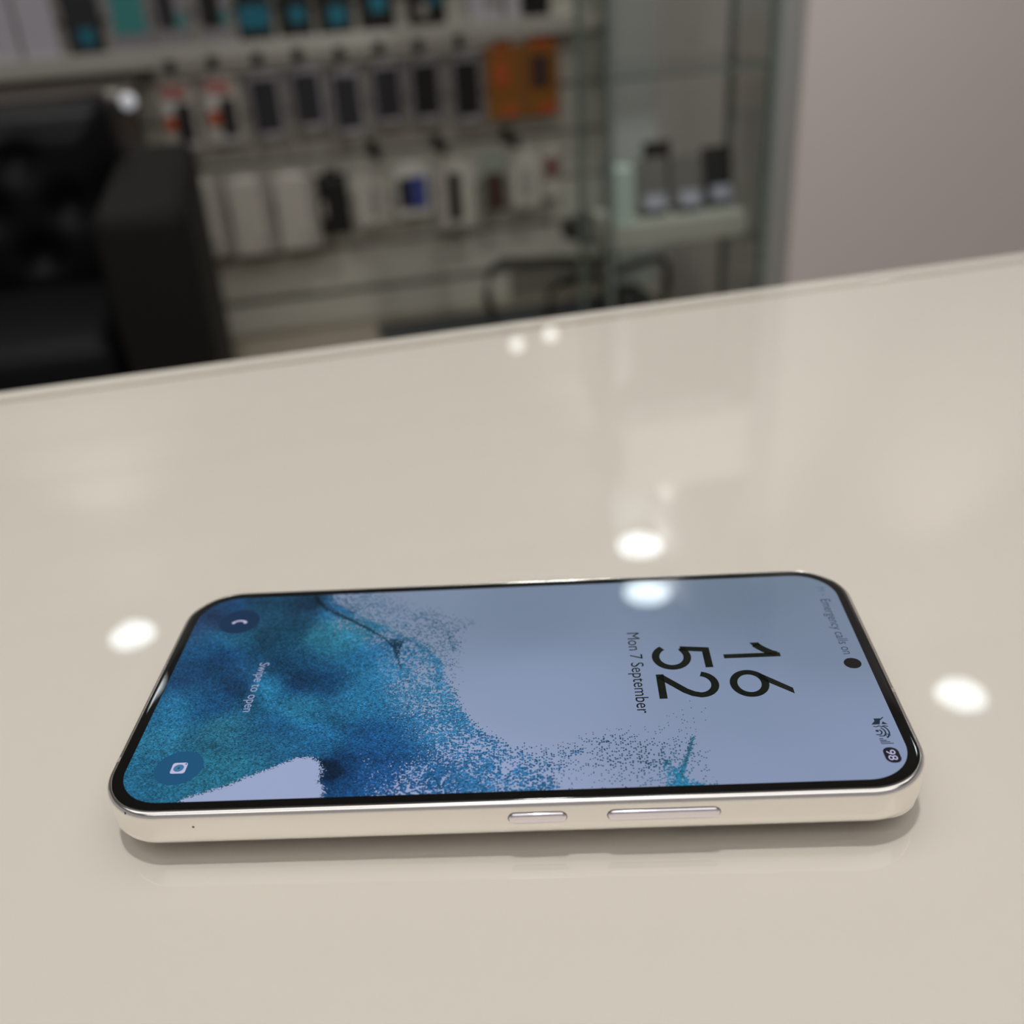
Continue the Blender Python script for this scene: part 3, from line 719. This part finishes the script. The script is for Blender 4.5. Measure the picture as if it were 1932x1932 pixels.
# pale shelf edge with the top row standing on it
sh = empty('wall_shelf', (0, 2.66, -0.155), 'long pale wall shelf carrying the top row of boxes', 'shelf')
b_ = bmesh.new(); box(b_, -2.6, 0.84, 0.0, 0.088, -0.024, 0.018, bev=0.002); build('shelf_board', b_, M_slatl, sh)
b_ = bmesh.new(); box(b_, -0.245, 0.70, 0.030, 0.088, -0.052, -0.0245, bev=0.002); build('price_rail', b_, M_white, sh)
G1 = 'boxes standing on the wall shelf'
def shelf_box(x0, x1, z1, label, body, prints):
    t_ = empty('boxed_accessory', ((x0+x1)/2, 2.67, -0.137), label, 'box', G1)
    w = x1-x0-0.006
    b_ = bmesh.new(); box(b_, -w/2, w/2, 0, 0.04, 0, z1+0.137, bev=0.0015); build('box_body', b_, body, t_)
    for (a0, a1, c0, c1, m_) in prints:
        b_ = bmesh.new(); box(b_, -w/2+a0*w, -w/2+a1*w, -0.002, 0.0005, c0, c1); build('front_print', b_, m_, t_)
TOP = 0.055
for a in [
    (-0.587, -0.525, TOP, 'white box at the far left of the shelf', M_lilac, []),
    (-0.523, -0.437, TOP, 'wider white box, second from the left on the shelf', M_lilac, []),
    (-0.424, -0.340, TOP, 'dark box with a small teal spot beside the white boxes', M_case, [(0.35, 0.8, 0.02, 0.055, M_teald)]),
    (-0.327, -0.227, TOP, 'grey box with a large teal front panel', M_clear, [(0.12, 0.88, 0.035, 0.17, M_teal)]),
    (-0.222, -0.143, TOP, 'grey box with dark and teal print beside the large teal one', M_clear, [(0.10, 0.62, 0.04, 0.17, M_case), (0.62, 0.9, 0.04, 0.07, M_teal)]),
    (-0.127, -0.047, TOP, 'grey box with a black window and teal corner', M_clear, [(0.10, 0.72, 0.035, 0.17, M_black), (0.72, 0.92, 0.04, 0.07, M_teal)]),
    (-0.037, 0.048, TOP, 'black box with a broad light teal band', M_black, [(0.06, 0.94, 0.025, 0.075, M_teald)]),
    (0.058, 0.142, TOP, 'black box with a teal blob, next to the teal banded one', M_black, [(0.35, 0.8, 0.03, 0.065, M_teald)]),
    (0.152, 0.238, TOP, 'black box with a teal blob, seventh from the right end', M_black, [(0.3, 0.82, 0.02, 0.06, M_teald)]),
    (0.254, 0.341, TOP, 'black box with a higher teal blob near the shelf middle', M_black, [(0.3, 0.75, 0.04, 0.075, M_teald)]),
    (0.372, 0.467, TOP, 'black box with white and teal lines', M_black, [(0.25, 0.5, 0.02, 0.05, M_greyp), (0.55, 0.85, 0.045, 0.065, M_teald)]),
    (0.520, 0.605, TOP, 'white box with a grey front near the cabinet', M_lilac, [(0.5, 0.9, 0.03, 0.08, M_greyp)]),
    (0.612, 0.655, TOP, 'slim pale box beside the last black one', M_lilac, []),
    (0.660, 0.730, TOP, 'black box at the right end of the shelf', M_black, [])]:
    shelf_box(*a)

# ------------------------------------------------------------------ brown cabinet and lamp behind the armchair
t_ = empty('storage_cabinet', (-1.05, 2.50, FLOOR), 'dark brown storage cabinet behind the armchair', 'cabinet')
boxo('body', (-0.75, 0.75, -0.10, 0.22, 0.0, 0.66), M_brown, t_, 0.003)
boxo('cabinet_top', (-0.765, 0.765, -0.115, 0.22, 0.66, 0.685), M_brown, t_, 0.004)
for k in range(3):
    dr_ = boxo('door', (-0.74+k*0.5, -0.25+k*0.5, -0.115, -0.10, 0.03, 0.64), M_brown, t_, 0.002)
    b_ = bmesh.new(); lathe(b_, [(0.008, 0), (0.012, 0.01), (0.010, 0.02)], 14); build('knob', b_, M_hook, dr_).location = (-0.30+k*0.5, -0.118, 0.4)
t_ = empty('globe_lamp', (-0.285, 2.32, FLOOR), 'small white globe lamp on a bent pale stem behind the armchair arm', 'lamp')
b_ = bmesh.new(); lathe(b_, [(0.06, 0), (0.06, 0.012), (0.012, 0.02)], 24); build('base', b_, M_slatl, t_)
b_ = bmesh.new(); tube(b_, [(0, 0, 0.015), (-0.045, 0, 0.30), (-0.052, 0, 0.55), (-0.045, 0, 0.66), (-0.030, 0, 0.70), (-0.012, 0, 0.695)], [0.008, 0.009, 0.013, 0.014, 0.012, 0.010], 12); build('stem', b_, M_slatl, t_, True)
b_ = bmesh.new(); bmesh.ops.create_uvsphere(b_, u_segments=24, v_segments=16, radius=0.017); gl = build('globe', b_, M_lampw, t_, True); gl.location = (0.002, 0, 0.682)

# ------------------------------------------------------------------ tufted armchair
t_ = empty('armchair', (-0.56, 1.90, FLOOR), 'black tufted leather armchair with wide flat arms', 'armchair')
def soft(name, dims, m_, bev, puff=0.0, face=None):
    b_ = bmesh.new(); box(b_, *dims, bev=bev, seg=5)
    return build(name, b_, m_, t_, True)
soft('seat_cushion', (-0.245, 0.245, -0.30, 0.16, 0.27, 0.42), M_leather, 0.035)
soft('seat_base', (-0.26, 0.26, -0.27, 0.24, 0.08, 0.28), M_leather, 0.015)
def arm_mesh(s):
    b_ = bmesh.new()
    box(b_, 0.250 if s > 0 else -0.400, 0.400 if s > 0 else -0.250, -0.30, 0.28, 0.06, 0.62, bev=0.028, seg=5)
    return b_
for s in (1, -1): build('armrest', arm_mesh(s), M_leather2 if s > 0 else M_leather, t_, True)
# tufted backrest: a padded grid pulled in at the buttons
b_ = bmesh.new(); NX, NZ = 64, 48
bx0, bx1, bz0, bz1 = -0.25, 0.25, 0.36, 0.715
btn = [(bx0+0.05+0.145*i+(0.07 if j % 2 else 0), bz1-0.075-0.09*j) for j in range(4) for i in range(4) if bx0+0.05+0.145*i+(0.07 if j % 2 else 0) < bx1-0.02]
g = []
for i in range(NX+1):
    row_ = []
    for j in range(NZ+1):
        x = bx0+(bx1-bx0)*i/NX; z = bz0+(bz1-bz0)*j/NZ
        e = min(x-bx0, bx1-x, z-bz0+0.03, bz1-z)
        y = 0.17-0.055*min(1, max(0, e/0.05))**0.5
        for (qx, qz) in btn: y += 0.028*math.exp(-((x-qx)**2+(z-qz)**2)/0.0011)
        row_.append(b_.verts.new((x, y, z)))
    g.append(row_)
for i in range(NX):
    for j in range(NZ): b_.faces.new((g[i][j], g[i+1][j], g[i+1][j+1], g[i][j+1]))
bk = build('backrest_padding', b_, M_leather, t_, True)
for (qx, qz) in btn:
    b_ = bmesh.new(); bmesh.ops.create_uvsphere(b_, u_segments=10, v_segments=6, radius=0.009)
    o_ = build('button', b_, M_leather, bk, True); o_.location = (qx, 0.147, qz)
soft('backrest', (-0.262, 0.262, 0.155, 0.29, 0.30, 0.725), M_leather, 0.03)
for (lx, ly) in ((-0.36, -0.26), (0.36, -0.26), (-0.36, 0.24), (0.36, 0.24)):
    b_ = bmesh.new(); lathe(b_, [(0.014, 0), (0.022, 0.07)], 14, (lx, ly, 0)); build('leg', b_, M_leg, t_)

# ------------------------------------------------------------------ low stool with arched legs on a dark mat
tag(boxo('floor_mat', (0.20, 0.98, 2.30, 2.66, FLOOR, FLOOR+0.008), M_matd, None, 0.003), 'charcoal floor mat under the low stool by the slatted wall', 'mat')
t_ = empty('low_stool', (0.803, 2.44, FLOOR+0.008), 'low black swivel stool with arched metal legs behind the glass cabinet', 'stool')
b_ = bmesh.new(); lathe(b_, [(0.035, 0.0), (0.038, 0.05), (0.018, 0.10), (0.018, 0.235)], 20); build('column', b_, M_blackmet, t_, True)
b_ = bmesh.new(); lathe(b_, [(0.10, 0.235), (0.125, 0.245), (0.125, 0.262), (0.11, 0.27)], 32); build('seat', b_, M_hook, t_, True)
for (az, rr, hh) in ((178, 0.33, 0.19), (224, 0.27, 0.15), (6, 0.165, 0.15), (-58, 0.12, 0.10)):
    a = math.radians(az); cx, cy = math.cos(a), math.sin(a)*0.55
    pts = [(0.01*cx, 0.01*cy, hh*0.86), (rr*.45*cx, rr*.45*cy, hh*0.97), (rr*.85*cx, rr*.85*cy, hh*1.03), (rr*.97*cx, rr*.97*cy, hh*0.90), (rr*1.0*cx, rr*1.0*cy, hh*0.6), (rr*0.92*cx, rr*0.92*cy, 0.01)]
    b_ = bmesh.new(); tube(b_, pts, 0.011, 10); build('leg', b_, M_blackmet, t_, True)

# ------------------------------------------------------------------ glass cabinet
t_ = empty('glass_cabinet', (0.785, 1.96, FLOOR), 'tall glass display cabinet with green edges between the shelves and the pinkish wall', 'display cabinet')
cx0, cx1, cy0, cy1, ch = -0.165, 0.165, -0.10, 0.10, 1.76
boxo('base', (cx0, cx1, cy0, cy1, 0, 0.06), M_trim, t_, 0.002)
boxo('top_panel', (cx0, cx1, cy0, cy1, ch, ch+0.03), M_slatl, t_, 0.002)
for (nm, dm) in (('front_pane', (cx0, cx1, cy0, cy0+0.005, 0.06, ch)), ('side_pane', (cx0, cx0+0.005, cy0+0.006, cy1-0.006, 0.06, ch)), ('side_pane', (cx1-0.005, cx1, cy0+0.006, cy1-0.006, 0.06, ch))):
    boxo(nm, dm, M_glass, t_)
for (x, y) in ((cx0, cy0), (cx1, cy0), (cx0, cy1), (cx1, cy1)):
    boxo('corner_edge', (x-0.006, x+0.006, y-0.006, y+0.006, 0.06, ch), M_glassedge, t_)
boxo('upper_back_panel', (cx0+0.11, cx1-0.008, cy1-0.016, cy1-0.008, 1.46, ch), M_white, t_)
boxo('added_header_board', (cx0+0.03, cx1, cy0+0.01, cy1, ch+0.0305, ch+0.19), M_white, t_, 0.002)  # white board added out of view as the bright patch mirrored in the counter
boxo('led_strip', (cx0+0.04, cx1-0.04, cy0+0.02, cy0+0.035, ch-0.012, ch-0.002), M_lampw, t_)
for z in (0.70, 1.10, 1.45):
    sh_ = boxo('glass_shelf', (cx0+0.008, cx1-0.008, cy0+0.008, cy1-0.008, z, z+0.008), M_glass, t_)
    boxo('shelf_front_edge', (cx0+0.008, cx1-0.008, cy0+0.0055, cy0+0.008, z, z+0.008), M_glassedge, sh_)
boxo('lower_shelf', (cx0+0.008, cx1-0.008, cy0+0.010, cy1-0.012, 0.366, 0.374), M_glass, t_)
tag(boxo('display_plinth', (0.630, 0.922, 1.885, 2.035, FLOOR+0.3745, FLOOR+0.420), M_slatl, None, 0.002), 'long white plinth on the lower cabinet shelf under the phones', 'plinth')
PZ = FLOOR+0.420
# white tall box
tag(boxo('tall_box', (0.640, 0.684, 1.90, 1.945, PZ, PZ+0.110), mat('pale_mint_carton', srgb(205, 220, 212), rough=0.5), None, 0.0015), 'tall pale mint box standing left on the white plinth', 'box')
M_tagw = mat('white_price_tag', srgb(190, 190, 206), rough=0.6)
M_phg = mat('grey_phone_body', srgb(128, 123, 120), rough=0.35)
M_phd = mat('dark_phone_body', srgb(38, 38, 40), rough=0.35)
M_phb = mat('brown_black_phone', srgb(46, 38, 40), rough=0.35)
def display_phone(x, y, w, h, m_, label, tagged=True, lean=0.18):
    p_ = empty('display_phone', (x, y, PZ), label, 'smartphone', 'phones on stands in the glass cabinet')
    b_ = bmesh.new(); box(b_, -w/2, w/2, -0.004, 0.004, 0.008, h, bev=0.003, seg=3)
    o_ = build('phone_body', b_, m_, p_); o_.rotation_euler = (-lean, 0, 0)
    b_ = bmesh.new(); box(b_, -w*0.4, w*0.4, -0.012, 0.03, 0.0, 0.008, bev=0.001); box(b_, -w*0.15, w*0.15, 0.022, 0.028, 0.008, h*0.45, bev=0.001)
    build('stand', b_, M_phd, p_)
    if tagged:
        b_ = bmesh.new(); box(b_, -w*0.30, w*0.36, -0.020, -0.017, 0.010, 0.040, bev=0.0005)
        build('price_tag', b_, M_tagw, p_).rotation_euler = (-0.3, 0, 0)
display_phone(0.739, 1.945, 0.070, 0.112, M_phg, 'grey phone on a stand, left of the cabinet pair')
display_phone(0.816, 1.945, 0.070, 0.112, M_phg, 'grey phone on a stand, right of the cabinet pair')
display_phone(0.768, 2.00, 0.060, 0.134, M_phb, 'taller dark brown phone behind the grey pair', False, 0.05)
display_phone(0.887, 1.955, 0.066, 0.120, M_phd, 'black phone on a stand at the right end of the plinth')

# small spotlights high on the slatted wall, mirrored at the back of the counter
for (x, z, lb) in ((0.590, 0.985, 'small wall spotlight, left one of the mirrored pair'), (0.690, 0.968, 'small wall spotlight, right one of the mirrored pair')):
    t_ = empty('wall_spotlight', (x, WALL, z), lb, 'spotlight', 'small spotlights high on the back wall')
    b_ = bmesh.new(); tube(b_, [(0, 0, 0), (0, -0.10, 0)], 0.022, 18); build('housing', b_, M_hook, t_, True)
    b_ = bmesh.new(); tube(b_, [(0, -0.100, 0), (0, -0.106, 0)], 0.019, 18); build('lens', b_, M_spot, t_)
